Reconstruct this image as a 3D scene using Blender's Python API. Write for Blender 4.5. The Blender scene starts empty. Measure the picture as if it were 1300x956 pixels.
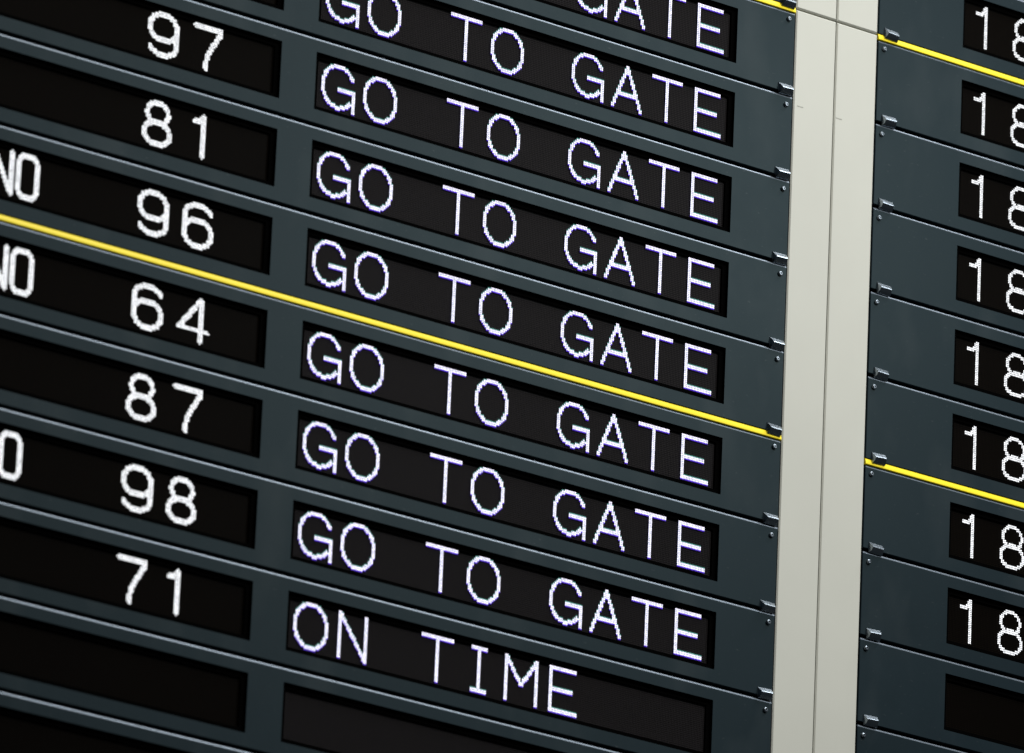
import bpy, bmesh, math, random
from mathutils import Matrix, Vector

scn = bpy.context.scene
COL = scn.collection
P = 0.138            # height of one display row in metres
random.seed(7)
Z0 = 6.40            # height of the board's reference line above the hall floor

# ------------------------------------------------------------------ camera
cam_d = bpy.data.cameras.new('camera')
cam = bpy.data.objects.new('camera', cam_d)
COL.objects.link(cam)
rot = Matrix(((0.79275711, -0.22480111, -0.56656917),
              (-0.60808596, -0.22756402, -0.76055643),
              (0.04204317, 0.94745928, -0.31710139)))
cam.matrix_world = Matrix.Translation((-57.57687 * P, -72.23045 * P, Z0 - 34.92308 * P)) @ rot.to_4x4()
cam_d.sensor_width = 36.0
cam_d.lens = 11152.6 / 1300.0 * 36.0
cam_d.shift_y = -45.0 / 1300.0
cam_d.clip_start = 0.5
cam_d.clip_end = 200.0
cam_d.dof.use_dof = True
cam_d.dof.focus_distance = 13.46
cam_d.dof.aperture_fstop = 4.8
scn.camera = cam

# ------------------------------------------------------------------ light
world = bpy.data.worlds.new('World')
scn.world = world
world.use_nodes = True
wb = world.node_tree.nodes['Background']
wb.inputs[0].default_value = (0.80, 0.92, 1.0, 1)
wb.inputs[1].default_value = 0.04

def area(name, loc, target, size, size_y, power, color):
    d = bpy.data.lights.new(name, 'AREA')
    d.shape = 'RECTANGLE'; d.size = size; d.size_y = size_y
    d.energy = power; d.color = color
    o = bpy.data.objects.new(name, d); COL.objects.link(o)
    o.location = loc
    o.rotation_euler = (Vector(target) - Vector(loc)).to_track_quat('-Z', 'Y').to_euler()
    return o
area('ceiling_lamp', (2.0, -1.45, Z0 + 3.5), (0.1, 0, Z0 - 0.4), 3.4, 0.9, 200.0, (0.95, 0.98, 1.0))

def spot(name, loc, target, angle, power, color, radius):
    d = bpy.data.lights.new(name, 'SPOT')
    d.spot_size = math.radians(angle); d.spot_blend = 1.0; d.shadow_soft_size = radius
    d.energy = power; d.color = color
    o = bpy.data.objects.new(name, d); COL.objects.link(o)
    o.location = loc
    o.rotation_euler = (Vector(target) - Vector(loc)).to_track_quat('-Z', 'Y').to_euler()
    return o
spot('spot_lamp', (0.0, -4.6, Z0 + 3.6), (-0.35, 0, Z0 - 0.75), 50.0, 1200.0, (1.0, 0.985, 0.94), 0.35)
spot('sheen_spot', (1.72, -2.7, Z0 + 0.76), (-0.12, 0, Z0 - 0.44), 52.0, 118.0, (0.95, 0.99, 1.0), 0.30)  # added source, placed where the panels mirror it as a broad sheen

vs = scn.view_settings
vs.view_transform = 'Standard'; vs.look = 'None'; vs.gamma = 1.0
vs.exposure = 0.0
try: vs.use_curve_mapping = False
except Exception: pass

# ------------------------------------------------------------------ materials
def mat(name, color, rough=0.5, spec=0.5, metal=0.0, tint=(1, 1, 1), mottle=0.0, scale=40.0, bump=0.0, bscale=900.0, rvar=0.0, vary=0.0):
    m = bpy.data.materials.new(name); m.use_nodes = True
    nt = m.node_tree; b = nt.nodes['Principled BSDF']
    b.inputs['Base Color'].default_value = (*color, 1)
    b.inputs['Roughness'].default_value = rough
    b.inputs['Specular IOR Level'].default_value = spec
    b.inputs['Metallic'].default_value = metal
    b.inputs['Specular Tint'].default_value = (*tint, 1)
    geo = nt.nodes.new('ShaderNodeNewGeometry')
    if mottle:
        n = nt.nodes.new('ShaderNodeTexNoise'); n.inputs['Scale'].default_value = scale
        n.inputs['Detail'].default_value = 6; n.inputs['Roughness'].default_value = 0.6
        nt.links.new(geo.outputs['Position'], n.inputs['Vector'])
        r = nt.nodes.new('ShaderNodeMapRange')
        r.inputs[1].default_value = 0.3; r.inputs[2].default_value = 0.7
        r.inputs[3].default_value = 1 - mottle; r.inputs[4].default_value = 1 + mottle
        nt.links.new(n.outputs['Fac'], r.inputs[0])
        mx = nt.nodes.new('ShaderNodeVectorMath'); mx.operation = 'SCALE'
        mx.inputs[0].default_value = color
        oi = nt.nodes.new('ShaderNodeObjectInfo')
        r3 = nt.nodes.new('ShaderNodeMapRange'); r3.inputs[3].default_value = 1 - vary; r3.inputs[4].default_value = 1 + vary
        nt.links.new(oi.outputs['Random'], r3.inputs[0])
        mu = nt.nodes.new('ShaderNodeMath'); mu.operation = 'MULTIPLY'
        nt.links.new(r.outputs[0], mu.inputs[0]); nt.links.new(r3.outputs[0], mu.inputs[1])
        nt.links.new(mu.outputs[0], mx.inputs['Scale'])
        nt.links.new(mx.outputs[0], b.inputs['Base Color'])
        if rvar:
            r2 = nt.nodes.new('ShaderNodeMapRange')
            r2.inputs[1].default_value = 0.3; r2.inputs[2].default_value = 0.7
            r2.inputs[3].default_value = rough - rvar; r2.inputs[4].default_value = rough + rvar
            nt.links.new(n.outputs['Fac'], r2.inputs[0])
            nt.links.new(r2.outputs[0], b.inputs['Roughness'])
    if bump:
        n2 = nt.nodes.new('ShaderNodeTexNoise'); n2.inputs['Scale'].default_value = bscale
        nt.links.new(geo.outputs['Position'], n2.inputs['Vector'])
        bp = nt.nodes.new('ShaderNodeBump'); bp.inputs['Strength'].default_value = bump
        bp.inputs['Distance'].default_value = 0.0004
        nt.links.new(n2.outputs['Fac'], bp.inputs['Height'])
        nt.links.new(bp.outputs[0], b.inputs['Normal'])
    return m

def emit(name, color, strength):
    m = bpy.data.materials.new(name); m.use_nodes = True
    nt = m.node_tree; nt.nodes.clear()
    o = nt.nodes.new('ShaderNodeOutputMaterial'); e = nt.nodes.new('ShaderNodeEmission')
    e.inputs[0].default_value = (*color, 1); e.inputs[1].default_value = strength
    geo = nt.nodes.new('ShaderNodeNewGeometry'); oi = nt.nodes.new('ShaderNodeObjectInfo')
    cv = nt.nodes.new('ShaderNodeCombineXYZ'); wn = nt.nodes.new('ShaderNodeTexWhiteNoise'); wn.noise_dimensions = '2D'
    nt.links.new(geo.outputs['Random Per Island'], cv.inputs[0]); nt.links.new(oi.outputs['Random'], cv.inputs[1])
    nt.links.new(cv.outputs[0], wn.inputs['Vector'])
    mr = nt.nodes.new('ShaderNodeMapRange'); mr.inputs[3].default_value = strength * 0.80; mr.inputs[4].default_value = strength * 1.18
    nt.links.new(wn.outputs['Value'], mr.inputs[0]); nt.links.new(mr.outputs[0], e.inputs[1])
    nt.links.new(e.outputs[0], o.inputs[0])
    return m

DOT = 25.7 / 26.0 / 46.0 * P      # spacing of the light dots

def screen_material(name, dark, dot):
    m = bpy.data.materials.new(name); m.use_nodes = True
    nt = m.node_tree; b = nt.nodes['Principled BSDF']; L = nt.links.new
    tc = nt.nodes.new('ShaderNodeTexCoord'); sx = nt.nodes.new('ShaderNodeSeparateXYZ')
    L(tc.outputs['Object'], sx.inputs[0])
    sq = []
    for ax in ('X', 'Z'):
        d = nt.nodes.new('ShaderNodeMath'); d.operation = 'DIVIDE'; d.inputs[1].default_value = DOT
        L(sx.outputs[ax], d.inputs[0])
        a = nt.nodes.new('ShaderNodeMath'); a.operation = 'ADD'; a.inputs[1].default_value = 0.5
        L(d.outputs[0], a.inputs[0])
        f = nt.nodes.new('ShaderNodeMath'); f.operation = 'FRACT'; L(a.outputs[0], f.inputs[0])
        s = nt.nodes.new('ShaderNodeMath'); s.operation = 'SUBTRACT'; s.inputs[1].default_value = 0.5
        L(f.outputs[0], s.inputs[0])
        p = nt.nodes.new('ShaderNodeMath'); p.operation = 'MULTIPLY'
        L(s.outputs[0], p.inputs[0]); L(s.outputs[0], p.inputs[1]); sq.append(p)
    ad = nt.nodes.new('ShaderNodeMath'); ad.operation = 'ADD'
    L(sq[0].outputs[0], ad.inputs[0]); L(sq[1].outputs[0], ad.inputs[1])
    mr = nt.nodes.new('ShaderNodeMapRange')
    mr.inputs[1].default_value = 0.07; mr.inputs[2].default_value = 0.15
    mr.inputs[3].default_value = 1.0; mr.inputs[4].default_value = 0.0
    L(ad.outputs[0], mr.inputs[0])
    mx = nt.nodes.new('ShaderNodeMix'); mx.data_type = 'RGBA'
    mx.inputs[6].default_value = (*dark, 1); mx.inputs[7].default_value = (*dot, 1)
    L(mr.outputs[0], mx.inputs[0]); L(mx.outputs[2], b.inputs['Base Color'])
    b.inputs['Roughness'].default_value = 0.38
    b.inputs['Specular IOR Level'].default_value = 0.012
    return m

M_panel = mat('slate_paint', (0.0072, 0.0138, 0.0190), 0.42, 0.155, tint=(0.74, 1.0, 1.0), mottle=0.05, scale=14, bump=0.08, rvar=0.02, vary=0.06)
def wear(m, scale, lo, hi, amount, stretch):
    nt = m.node_tree; b = nt.nodes['Principled BSDF']; L = nt.links.new
    src = b.inputs['Base Color'].links[0].from_socket
    g = nt.nodes.new('ShaderNodeNewGeometry'); mp = nt.nodes.new('ShaderNodeMapping')
    mp.inputs['Scale'].default_value = stretch
    L(g.outputs['Position'], mp.inputs['Vector'])
    n = nt.nodes.new('ShaderNodeTexNoise'); n.inputs['Scale'].default_value = scale; n.inputs['Detail'].default_value = 3
    L(mp.outputs[0], n.inputs['Vector'])
    r = nt.nodes.new('ShaderNodeMapRange'); r.inputs[1].default_value = lo; r.inputs[2].default_value = hi
    r.inputs[3].default_value = 0; r.inputs[4].default_value = amount
    L(n.outputs['Fac'], r.inputs[0])
    mx = nt.nodes.new('ShaderNodeMix'); mx.data_type = 'RGBA'; mx.inputs[7].default_value = (0.20, 0.21, 0.21, 1)
    L(r.outputs[0], mx.inputs[0]); L(src, mx.inputs[6]); L(mx.outputs[2], b.inputs['Base Color'])
wear(M_panel, 90, .66, .80, .15, (1, 1, 2.2))
wear(M_panel, 9, .52, .78, .06, (1, 1, .5))
M_edge = mat('edge_highlight', (0.112, 0.130, 0.152), 0.42, 0.5, metal=1.0, mottle=0.06, scale=25)  # lighter metallic slot, paints the gloss highlight along the rounded top edges
M_black = mat('black_paint', (0.0009, 0.0009, 0.0009), 0.85, 0.006)
M_yellow = mat('yellow_enamel', (0.95, 0.75, 0.020), 0.45, 0.18, mottle=0.03, scale=30)
M_beige = mat('beige_enamel', (0.53, 0.53, 0.472), 0.5, 0.3, mottle=0.025, scale=5, bump=0.05)
M_mark = mat('grey_scuff', (0.40, 0.40, 0.355), 0.6, 0.2)
M_latch = mat('latch_plastic', (0.27, 0.31, 0.35), 0.24, 0.5, metal=1.0, mottle=0.1, scale=90)
M_screw = mat('screw_steel', (0.20, 0.23, 0.26), 0.35, 0.5, metal=1.0)
M_wall = mat('wall_black', (0.008, 0.009, 0.010), 0.8, 0.2, mottle=0.2, scale=8)
M_scr_num = screen_material('number_screen_face', (0.0005, 0.0004, 0.0003), (0.0065, 0.0048, 0.0035))
M_scr_sta = screen_material('status_screen_face', (0.0026, 0.0024, 0.0026), (0.025, 0.0225, 0.0235))
M_led = emit('led_white', (0.95, 0.97, 1.0), 1.6)
M_led_mid = emit('led_cool_white', (0.87, 0.82, 1.0), 1.7)
M_led_top = emit('led_green_fringe', (0.30, 0.95, 0.80), 0.45)  # greenish fringe above each dot, painted as a glowing band
M_led_bot = emit('led_blue_fringe', (0.15, 0.06, 1.0), 0.9)  # blue fringe below each dot, painted the same way

# ------------------------------------------------------------------ helpers
# board coordinates: x along a row, y downwards in row heights, d = depth into the board
def W(x, y, d): return Vector((x * P, d * P, Z0 - y * P))

def link(name, me, parent=None, loc=None, m=None):
    o = bpy.data.objects.new(name, me); COL.objects.link(o)
    if m is not None and me is not None and not me.materials: me.materials.append(m)
    if parent is not None: o.parent = parent
    if loc is not None: o.location = loc
    return o

def mesh(name, verts, faces, mats=(), idx=None):
    me = bpy.data.meshes.new(name)
    me.from_pydata(verts, [], faces)
    for m in mats: me.materials.append(m)
    if idx: me.polygons.foreach_set('material_index', idx)
    bm = bmesh.new(); bm.from_mesh(me)
    bmesh.ops.remove_doubles(bm, verts=bm.verts, dist=1e-6)
    bmesh.ops.recalc_face_normals(bm, faces=bm.faces)
    bm.to_mesh(me); bm.free()
    me.update()
    return me

def V(x, y, d): return (x * P, d * P, -y * P)       # local to an object

def box_geo(x0, x1, y0, y1, d0, d1, vs, fs, ch=0.0):
    """box whose front edges carry a small chamfer"""
    n = len(vs)
    vs += [V(x0 + ch, y0 + ch, d0), V(x1 - ch, y0 + ch, d0), V(x1 - ch, y1 - ch, d0), V(x0 + ch, y1 - ch, d0)]
    if ch:
        vs += [V(x0, y0, d0 + ch), V(x1, y0, d0 + ch), V(x1, y1, d0 + ch), V(x0, y1, d0 + ch)]
    vs += [V(x0, y0, d1), V(x1, y0, d1), V(x1, y1, d1), V(x0, y1, d1)]
    k = 2 if ch else 1
    fs.append((n, n + 1, n + 2, n + 3))
    for r in range(k):
        a, b = n + 4 * r, n + 4 * r + 4
        for i in range(4):
            j = (i + 1) % 4
            fs.append((a + i, a + j, b + j, b + i))
    e = n + 4 * k
    fs.append((e + 3, e + 2, e + 1, e))

# ------------------------------------------------------------------ the board's measures
XA, XB, XC = -7.008, -6.549, -0.828      # number window right edge, status window left / right edge
XE, XF, XG = 0.590, 1.189, 2.441         # column joint, right bank edge, right window left edge
YE, WT, WH = 0.0421, 0.148, 0.653
def row_y(k): return k + YE * (k >= 6) + YE * (k >= 1)
def row_top(k): return row_y(k) + (YE if k in (0, 5) else 0.0)
GAP = 0.042
REC = 0.04                                 # how deep the screens sit
BORDER = 0.058

def panel_mesh(name, x0, x1, holes, height):
    """sheet-metal front with rounded top edge, window openings and folded sides; origin at the panel's top line"""
    vs, fs = [], []
    R = 0.028
    yt, yb = R, height - 0.008
    hy0, hy1 = WT + 0.01, WT + WH + 0.01
    xs = sorted([x0 + 0.006, x1 - 0.006] + [h for hh in holes for h in hh])
    ys = [yt, hy0, hy1, yb]
    ix = []
    def quad(a, b, c, d, m=0):
        n = len(vs); vs.extend((a, b, c, d)); fs.append((n, n + 1, n + 2, n + 3)); ix.append(m)
    for i in range(len(xs) - 1):
        for j in range(3):
            if j == 1 and any(abs(xs[i] - h[0]) < 1e-6 for h in holes): continue
            quad(V(xs[i], ys[j], 0), V(xs[i + 1], ys[j], 0), V(xs[i + 1], ys[j + 1], 0), V(xs[i], ys[j + 1], 0))
    for h0, h1 in holes:
        quad(V(h0, hy0, 0), V(h1, hy0, 0), V(h1, hy0, .1), V(h0, hy0, .1))
        quad(V(h0, hy1, 0), V(h1, hy1, 0), V(h1, hy1, .1), V(h0, hy1, .1))
        quad(V(h0, hy0, 0), V(h0, hy1, 0), V(h0, hy1, .1), V(h0, hy0, .1))
        quad(V(h1, hy0, 0), V(h1, hy1, 0), V(h1, hy1, .1), V(h1, hy0, .1))
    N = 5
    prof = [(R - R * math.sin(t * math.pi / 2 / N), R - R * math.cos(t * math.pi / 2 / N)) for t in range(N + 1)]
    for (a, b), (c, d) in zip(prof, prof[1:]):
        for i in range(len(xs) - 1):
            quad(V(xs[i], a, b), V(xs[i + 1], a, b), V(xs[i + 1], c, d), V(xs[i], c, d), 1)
    for i in range(len(xs) - 1):
        quad(V(xs[i], 0, R), V(xs[i + 1], 0, R), V(xs[i + 1], 0, .2), V(xs[i], 0, .2))
        quad(V(xs[i], yb, 0), V(xs[i + 1], yb, 0), V(xs[i + 1], height, .008), V(xs[i], height, .008))
        quad(V(xs[i], height, .008), V(xs[i + 1], height, .008), V(xs[i + 1], height, .2), V(xs[i], height, .2))
    for xe, xi in ((x0, xs[0]), (x1, xs[-1])):
        pts = [(yt, 0), (hy0, 0), (hy1, 0), (yb, 0)]
        for (a, da), (b, db) in zip(pts, pts[1:]):
            quad(V(xi, a, 0), V(xi, b, 0), V(xe, b, .006), V(xe, a, .006))
        quad(V(xi, 0, R), V(xi, yt, 0), V(xe, yt, .006), V(xe, 0.003, R))
        quad(V(xe, 0.003, R), V(xe, yb, .006), V(xe, yb, .2), V(xe, 0.003, .2))
        quad(V(xi, yb, 0), V(xi, height, .008), V(xe, height, .012), V(xe, yb, .006))
    quad(V(x0, 0, .2), V(x1, 0, .2), V(x1, height, .2), V(x0, height, .2))
    return mesh(name, vs, fs, [M_panel, M_edge], ix)

def frame_mesh(name, h0, h1):
    """black liner of a window: four inner walls and the mask round the screen; origin at window's top left"""
    vs, fs = [], []
    e, b, w, h = 0.002, BORDER, h1 - h0, WH
    def quad(*q):
        n = len(vs); vs.extend(q); fs.append((n, n + 1, n + 2, n + 3))
    o = [(e, e), (w - e, e), (w - e, h - e), (e, h - e)]
    i_ = [(b, b), (w - b, b), (w - b, h - b), (b, h - b)]
    for k in range(4):
        l = (k + 1) % 4
        quad(V(*o[k], .003), V(*o[l], .003), V(*o[l], REC), V(*o[k], REC))
        quad(V(*o[k], REC), V(*o[l], REC), V(*i_[l], REC), V(*i_[k], REC))
        quad(V(*i_[k], REC), V(*i_[l], REC), V(*i_[l], REC + .05), V(*i_[k], REC + .05))
    return mesh(name, vs, fs, [M_black])

def screen_mesh(name, x0, x1, m):
    vs, fs = [], []
    box_geo(x0, x1, BORDER - .02, WH - BORDER + .02, REC + .026, REC + .08, vs, fs)
    return mesh(name, vs, fs, [m])

def bar_mesh(name, x0, x1):
    """half-round coloured bar"""
    vs, fs = [], []
    r = 0.037
    pr = [(-.042, .022), (-.034, .012), (-.016, .003), (.004, -.003), (.022, -.007), (.031, -.007),
          (.036, -.003), (.037, .004)]
    pr = [(-.042, .12)] + pr + [(r, .12)]
    n = len(pr)
    for x in (x0, x1):
        for y, d in pr: vs.append(V(x, y, d))
    for i in range(n - 1): fs.append((i, i + 1, n + i + 1, n + i))
    fs.append((n - 1, 0, n, 2 * n - 1))
    fs.append(tuple(range(n))); fs.append(tuple(range(2 * n - 1, n - 1, -1)))
    me = mesh(name, vs, fs, [M_yellow])
    return me

def latch_mesh(name):
    """wedge-shaped catch, origin at its upper left corner on the panel face"""
    w, vs, fs = 0.205, [], []
    rings = [  # (x inset, y, d)
        (0.000, 0.000, 0.000), (0.006, 0.004, -0.008), (0.022, 0.052, -0.054), (0.026, 0.060, -0.060),
        (0.026, 0.066, -0.060), (0.020, 0.104, -0.040), (0.010, 0.126, -0.014), (0.010, 0.128, 0.0)]
    for ins, y, d in rings:
        vs += [V(ins, y, d), V(w - ins, y, d)]
    n = len(rings)
    for i in range(n - 1): fs.append((2 * i, 2 * i + 1, 2 * i + 3, 2 * i + 2))
    fs.append((2 * n - 2, 2 * n - 1, 1, 0))
    fs.append(tuple(range(0, 2 * n, 2))); fs.append(tuple(range(2 * n - 1, 0, -2)))
    return mesh(name, vs, fs, [M_latch])

def screw_mesh(name):
    vs, fs = [], []
    N = 14
    rings = [(0.030, 0.0), (0.030, -0.012), (0.026, -0.022), (0.017, -0.028), (0.013, -0.028), (0.011, -0.018)]
    for r, d in rings:
        for i in range(N):
            a = 2 * math.pi * i / N
            vs.append(V(r * math.cos(a), r * math.sin(a), d))
    for k in range(len(rings) - 1):
        for i in range(N):
            j = (i + 1) % N
            fs.append((k * N + i, k * N + j, (k + 1) * N + j, (k + 1) * N + i))
    fs.append(tuple(range((len(rings) - 1) * N, len(rings) * N)))
    return mesh(name, vs, fs, [M_screw])

# ------------------------------------------------------------------ the dot-matrix characters
def seg(p, a, b):
    ax, ay = a; bx, by = b; px, py = p
    dx, dy = bx - ax, by - ay
    L = dx * dx + dy * dy
    t = 0 if L == 0 else max(0, min(1, ((px - ax) * dx + (py - ay) * dy) / L))
    return math.hypot(px - ax - t * dx, py - ay - t * dy)

def arc(cx, cy, rx, ry, a0, a1, n=48, e=2.25):
    out = []
    for i in range(n + 1):
        a = math.radians(a0 + (a1 - a0) * i / n)
        c, s = math.cos(a), math.sin(a)
        out.append((cx + rx * math.copysign(abs(c) ** (2 / e), c), cy - ry * math.copysign(abs(s) ** (2 / e), s)))
    return out

def strokes(ch, t, narrow=False):
    """pen paths of a character on a grid 24 rows high; t = half the pen's width in dots"""
    o = t - 0.5; B = 23 - o
    if ch == 'O':
        w = 13 if narrow else 20
        if narrow: return [arc(w / 2, 11.5, w / 2 - o, 11.5 - o, 0, 360, 60, 4.2)]
        return [arc(w / 2, 11.5, w / 2 - o, 11.5 - o, 0, 360, 60, 2.2)]
    if ch == 'G':
        return [arc(10, 11.3, 10 - o, 11.3 - o, 30, 318, 60, 2.2), [(10.5, 12.5), (19.5, 12.5), (19.5, B + .3)]]
    if ch == 'T': return [[(o, o), (19 - o, o)], [(9.5, o), (9.5, B)]]
    if ch == 'E': return [[(16.5 - o, o), (o, o), (o, B), (17 - o, B)], [(o, 11.5), (14.5 - o, 11.5)]]
    if ch == 'A': return [[(o, B), (9.5, o), (19 - o, B)], [(4.5, 15.5), (14.5, 15.5)]]
    if ch == 'N':
        w = 13 if narrow else 17
        return [[(o, B), (o, o), (w - o, B), (w - o, o)]]
    if ch == 'I': return [[(o, o), (9 - o, o)], [(4.5, o), (4.5, B)], [(o, B), (9 - o, B)]]
    if ch == 'M': return [[(o, B), (o, o), (10, 14), (20 - o, o), (20 - o, B)]]
    if ch == '1': return [[(o, 4.2), (4, 4.2), (7 - o, o), (7 - o, B)]]
    if ch == '7': return [[(o, o), (17.5 - o, o), (17.2 - o, 3), (12.5, 9.0), (9.3, 15), (8.3, 19), (8.2, B)]]
    if ch == '4': return [[(18.7 - o, 16.6), (o, 16.6), (13.4, o), (15 - o, o), (15 - o, B)]]
    if ch == '8': return [arc(8.5, 6.2, 7.2 - o, 6.2 - o, 0, 360), arc(8.5, 16.7, 8.5 - o, 6.3 - o + .05, 0, 360, 48, 2.4)]
    if ch == '9':
        return [arc(9, 7.6, 9 - o, 7.6 - o, 0, 360), [(18 - o, 7.6), (18 - o, 15.5)],
                arc(9, 15.5, 9 - o, 7.5 - o, 0, -155, 40)]
    if ch == '6':
        return [arc(9, 15.4, 9 - o, 7.6 - o, 0, 360), [(o, 15.4), (o, 7.5)],
                arc(9, 7.5, 9 - o, 7.5 - o, 180, 25, 40)]

glyph_cache = {}
def glyph(ch, style):
    key = (ch, style)
    if key in glyph_cache: return glyph_cache[key]
    narrow = style == 'narrow'
    wide_pen = style in ('number', 'narrow')
    t = 1.5 if wide_pen else 1.0
    lim = 1.38 if wide_pen else 0.98
    paths = strokes(ch, t, narrow)
    if style == 'plain' and ch == '8': paths = [[(x * .93, y) for x, y in p] for p in paths]
    vs, fs, ix = [], [], []
    for j in range(-1, 26):
        for i in range(-1, 23):
            if min(seg((i, j), a, b) for p in paths for a, b in zip(p, p[1:])) > lim: continue
            x, z = i * DOT, -j * DOT
            if style == 'status':
                h = 0.38 * DOT
                bands = [(0.40, -0.40, 0), (0.95, 0.2, 1), (-0.2, -1.0, 2)]
            else:
                h = 0.38 * DOT
                bands = [(0.38, -0.38, 0)]
            for a, b, mi in bands:
                n = len(vs)
                e = (0, .00012, .00018)[mi]      # the painted colour fringes sit behind the white dot
                vs += [(x - h, e, z + a * DOT), (x + h, e, z + a * DOT), (x + h, e, z + b * DOT), (x - h, e, z + b * DOT)]
                fs.append((n, n + 3, n + 2, n + 1)); ix.append(mi)
    me = bpy.data.meshes.new('letter' if ch.isalpha() else 'digit')
    me.from_pydata(vs, [], fs)
    for m in ((M_led_mid, M_led_top, M_led_bot) if style == 'status' else (M_led,)): me.materials.append(m)
    me.polygons.foreach_set('material_index', ix)
    me.update()
    glyph_cache[key] = me
    return me

# depth of the light dots, and where a spot seen through the opening really lies
DD = REC + .0085
SX, SY = 0.746 * DD, -0.417 * DD
U = 1 / 46.0

def put_text(screen, sx, items):
    """items: (character, style, x in 1/46 row heights from the screen's reference, row of dots)"""
    for ch, style, x, y in items:
        gx = round((x * U + SX) * P / DOT) * DOT
        gz = -round((y * U + SY) * P / DOT) * DOT
        o = link('letter' if ch.isalpha() else 'digit', glyph(ch, style), screen, (gx, DD * P, gz))

CELL = 25.7
def status_items(text):
    off = {'I': 5, 'E': 2, 'N': 1}
    return [(c, 'status', 4.6 + CELL * i + off.get(c, 0), 3.9) for i, c in enumerate(text) if c != ' ']
def number_items(text, dest=''):
    out = []
    for i, c in enumerate(text):
        out.append((c, 'number', -79.8 + 26.6 * i + (3 if c == '1' else 0), 4.0))
    for i, c in enumerate(reversed(dest)):
        out.append((c, 'narrow', -151.3 - 14.6 * i, 4.0))
    return out
def right_items(text):
    return [(c, 'plain', (9.4, 35.0)[i], 4.2) for i, c in enumerate(text)]

# ------------------------------------------------------------------ wall behind everything
vs, fs = [], []
box_geo(-15, 7, -4, 13, .26, .6, vs, fs)
wall = link('wall', mesh('wall', vs, fs, [M_wall]), None, W(0, 0, 0)); wall['kind'] = 'structure'

# ------------------------------------------------------------------ display rows
LX0, LX1 = -13.2, -0.009
RX0, RX1 = XF + 0.014, XF + 4.2
HL = [(-12.9, XA), (XB, XC)]
HR = [(XG, XF + 4.0)]
me_frame_num = frame_mesh('screen_frame', *HL[0]); me_frame_sta = frame_mesh('screen_frame', *HL[1])
me_frame_rt = frame_mesh('screen_frame', *HR[0])
me_scr_num = screen_mesh('screen', HL[0][0] - XA + BORDER, -BORDER + .01, M_scr_num)      # origin at the window's right edge
me_scr_sta = screen_mesh('screen', BORDER, HL[1][1] - HL[1][0] - BORDER, M_scr_sta)
me_scr_rt = screen_mesh('screen', BORDER, HR[0][1] - HR[0][0] - BORDER, M_scr_num)
me_latch = latch_mesh('latch'); me_screw = screw_mesh('screw')
me_bar = {'l': bar_mesh('trim_strip', LX0, LX1 + .002), 'r': bar_mesh('trim_strip', RX0, RX1)}
panels = {}

def display_row(side, k, label, group, number='', dest='', status='', right=''):
    top = row_top(k) - 0.01
    bottom = row_y(k + 1) - GAP
    x0, x1, holes = (LX0, LX1, HL) if side == 'l' else (RX0, RX1, HR)
    root = bpy.data.objects.new('display_row', None); COL.objects.link(root)
    xm = -4.0 if side == 'l' else XG
    root.location = W(xm, bottom, .2)
    root.empty_display_size = .02
    root['label'] = label; root['category'] = 'display row'; root['group'] = group
    def at(x, y, d=0.0): return V(x - xm, y - bottom, d - .2)
    key = (side, round(bottom - top, 4))
    if key not in panels: panels[key] = panel_mesh('face_panel', x0, x1, holes, bottom - top)
    link('face_panel', panels[key], root, at(0, top))
    wy = top + .01 + WT
    if side == 'l':
        link('screen_frame', me_frame_num, root, at(HL[0][0], wy)); link('screen_frame', me_frame_sta, root, at(XB, wy))
        s1 = link('screen', me_scr_num, root, at(XA, wy)); s2 = link('screen', me_scr_sta, root, at(XB, wy))
        put_text(s1, XA, number_items(number, dest)); put_text(s2, XB, status_items(status))
    else:
        link('screen_frame', me_frame_rt, root, at(XG, wy))
        s1 = link('screen', me_scr_rt, root, at(XG, wy)); put_text(s1, XG, right_items(right))
    if k in (0, 5): link('trim_strip', me_bar[side], root, at(0, row_y(k) - .009))
    lx = LX1 - .218 if side == 'l' else XF + .088
    la = link('latch', me_latch, root, at(lx + random.uniform(-.006, .006), row_y(k + 1) - .130 + random.uniform(-.004, .004), 0))
    la.rotation_euler.y = random.uniform(-.05, .05)
    sc = link('screw', me_screw, root, at(-.105 if side == 'l' else XF + .098, row_y(k) + (.108 if k not in (0, 5) else .128)))
    sc.rotation_euler.y = random.uniform(0, 3)
    return root

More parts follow.
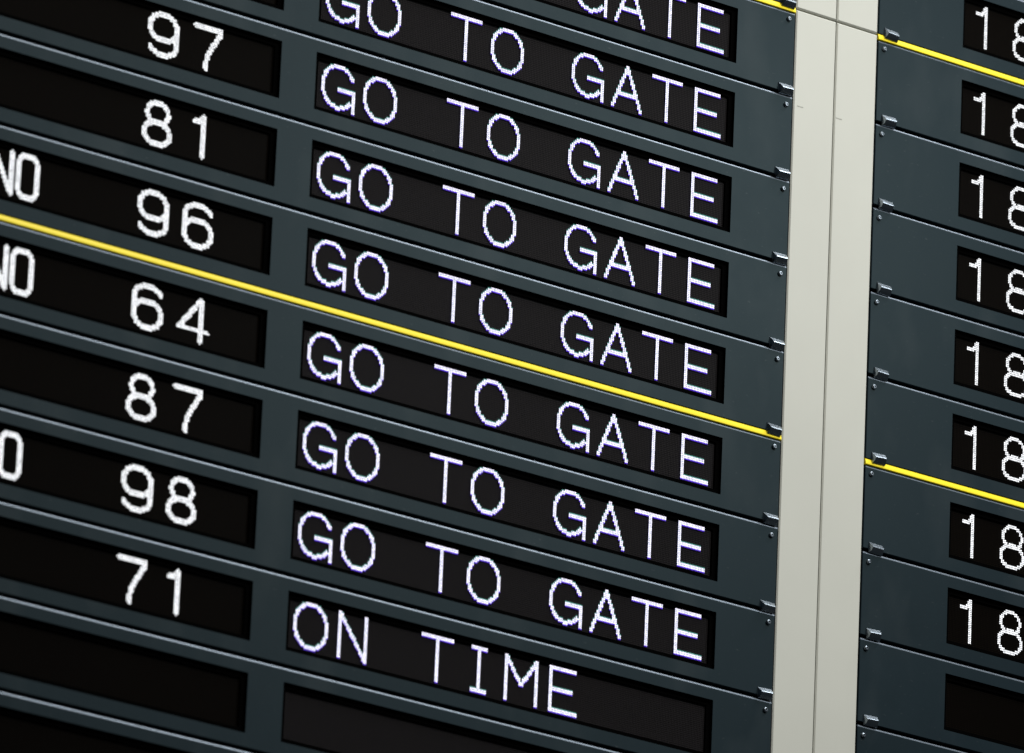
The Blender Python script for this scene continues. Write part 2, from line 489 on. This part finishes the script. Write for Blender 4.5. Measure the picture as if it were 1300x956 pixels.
GL = 'display rows left of the beige column'
GR = 'display rows right of the beige column'
display_row('l', -1, 'slate grey row cut off at the top, above the short yellow strip', GL)
display_row('l', 0, 'departure row with the short yellow strip on top, GATE cut off at the top edge', GL, status='GO TO GATE')
display_row('l', 1, 'second departure row from the top, GO TO GATE with its number out of view', GL, status='GO TO GATE')
display_row('l', 2, 'third departure row from the top, showing 97 then GO TO GATE', GL, '97', status='GO TO GATE')
display_row('l', 3, 'fourth departure row from the top, showing 81 then GO TO GATE', GL, '81', status='GO TO GATE')
display_row('l', 4, 'departure row showing NO 96 and GO TO GATE, just above the long yellow strip', GL, '96', 'NO', 'GO TO GATE')
display_row('l', 5, 'departure row showing NO 64 and GO TO GATE, topped by the long yellow strip', GL, '64', 'NO', 'GO TO GATE')
display_row('l', 6, 'departure row showing 87, right below the row topped by the long yellow strip', GL, '87', status='GO TO GATE')
display_row('l', 7, 'departure row showing O 98 and GO TO GATE, right above the ON TIME row', GL, '98', 'O', 'GO TO GATE')
display_row('l', 8, 'only departure row reading ON TIME, with 71 on its left', GL, '71', status='ON TIME')
display_row('l', 9, 'blank departure row right below the one reading ON TIME', GL)
display_row('l', 10, 'blank departure row at the bottom left corner, second below ON TIME', GL)

display_row('r', -1, 'row reading 18 right above the upper yellow strip on the right', GR, right='18')
display_row('r', 0, 'row reading 18 with the upper right yellow strip along its top edge', GR, right='18')
display_row('r', 1, 'row reading 18, first one below the row topped by the upper right yellow strip', GR, right='18')
display_row('r', 2, 'row reading 18, second one below the row topped by the upper right yellow strip', GR, right='18')
display_row('r', 3, 'row reading 18, two above the lower right yellow strip', GR, right='18')
display_row('r', 4, 'row reading 18 right above the lower right yellow strip', GR, right='18')
display_row('r', 5, 'row reading 18 with the lower right yellow strip along its top edge', GR, right='18')
display_row('r', 6, 'lowest row reading 18, below the row topped by the lower right yellow strip', GR, right='18')
display_row('r', 7, 'blank row right below the lowest 18 on the right', GR)
display_row('r', 8, 'blank row at the bottom right, second below the lowest 18', GR)

# ------------------------------------------------------------------ beige column between the two banks
colm = bpy.data.objects.new('column', None); COL.objects.link(colm)
colm.location = W(XE, 10.5, .2); colm.empty_display_size = .02
colm['label'] = 'pale beige metal column of four panels between the dark display banks'; colm['category'] = 'column'
for x0, x1 in ((.006, XE - .006), (XE + .006, XF - .004)):
    for y0, y1 in ((-3.0, row_y(0) - .036), (row_y(0) - .016, 10.5)):
        vs, fs = [], []
        box_geo(x0 - XE, x1 - XE, y0 - 10.5, y1 - 10.5, -.205, .0, vs, fs, .014)
        link('panel', mesh('panel', vs, fs, [M_beige]), colm)
for x, y in ((.10, 1.12), (.66, 1.12)):
    vs, fs = [], []
    box_geo(-.045, .045, -.007, .007, -.2075, -.2, vs, fs, .002)
    link('scuff_mark', mesh('scuff_mark', vs, fs, [M_mark]), colm, (V(x - XE, y - 10.5, 0)))
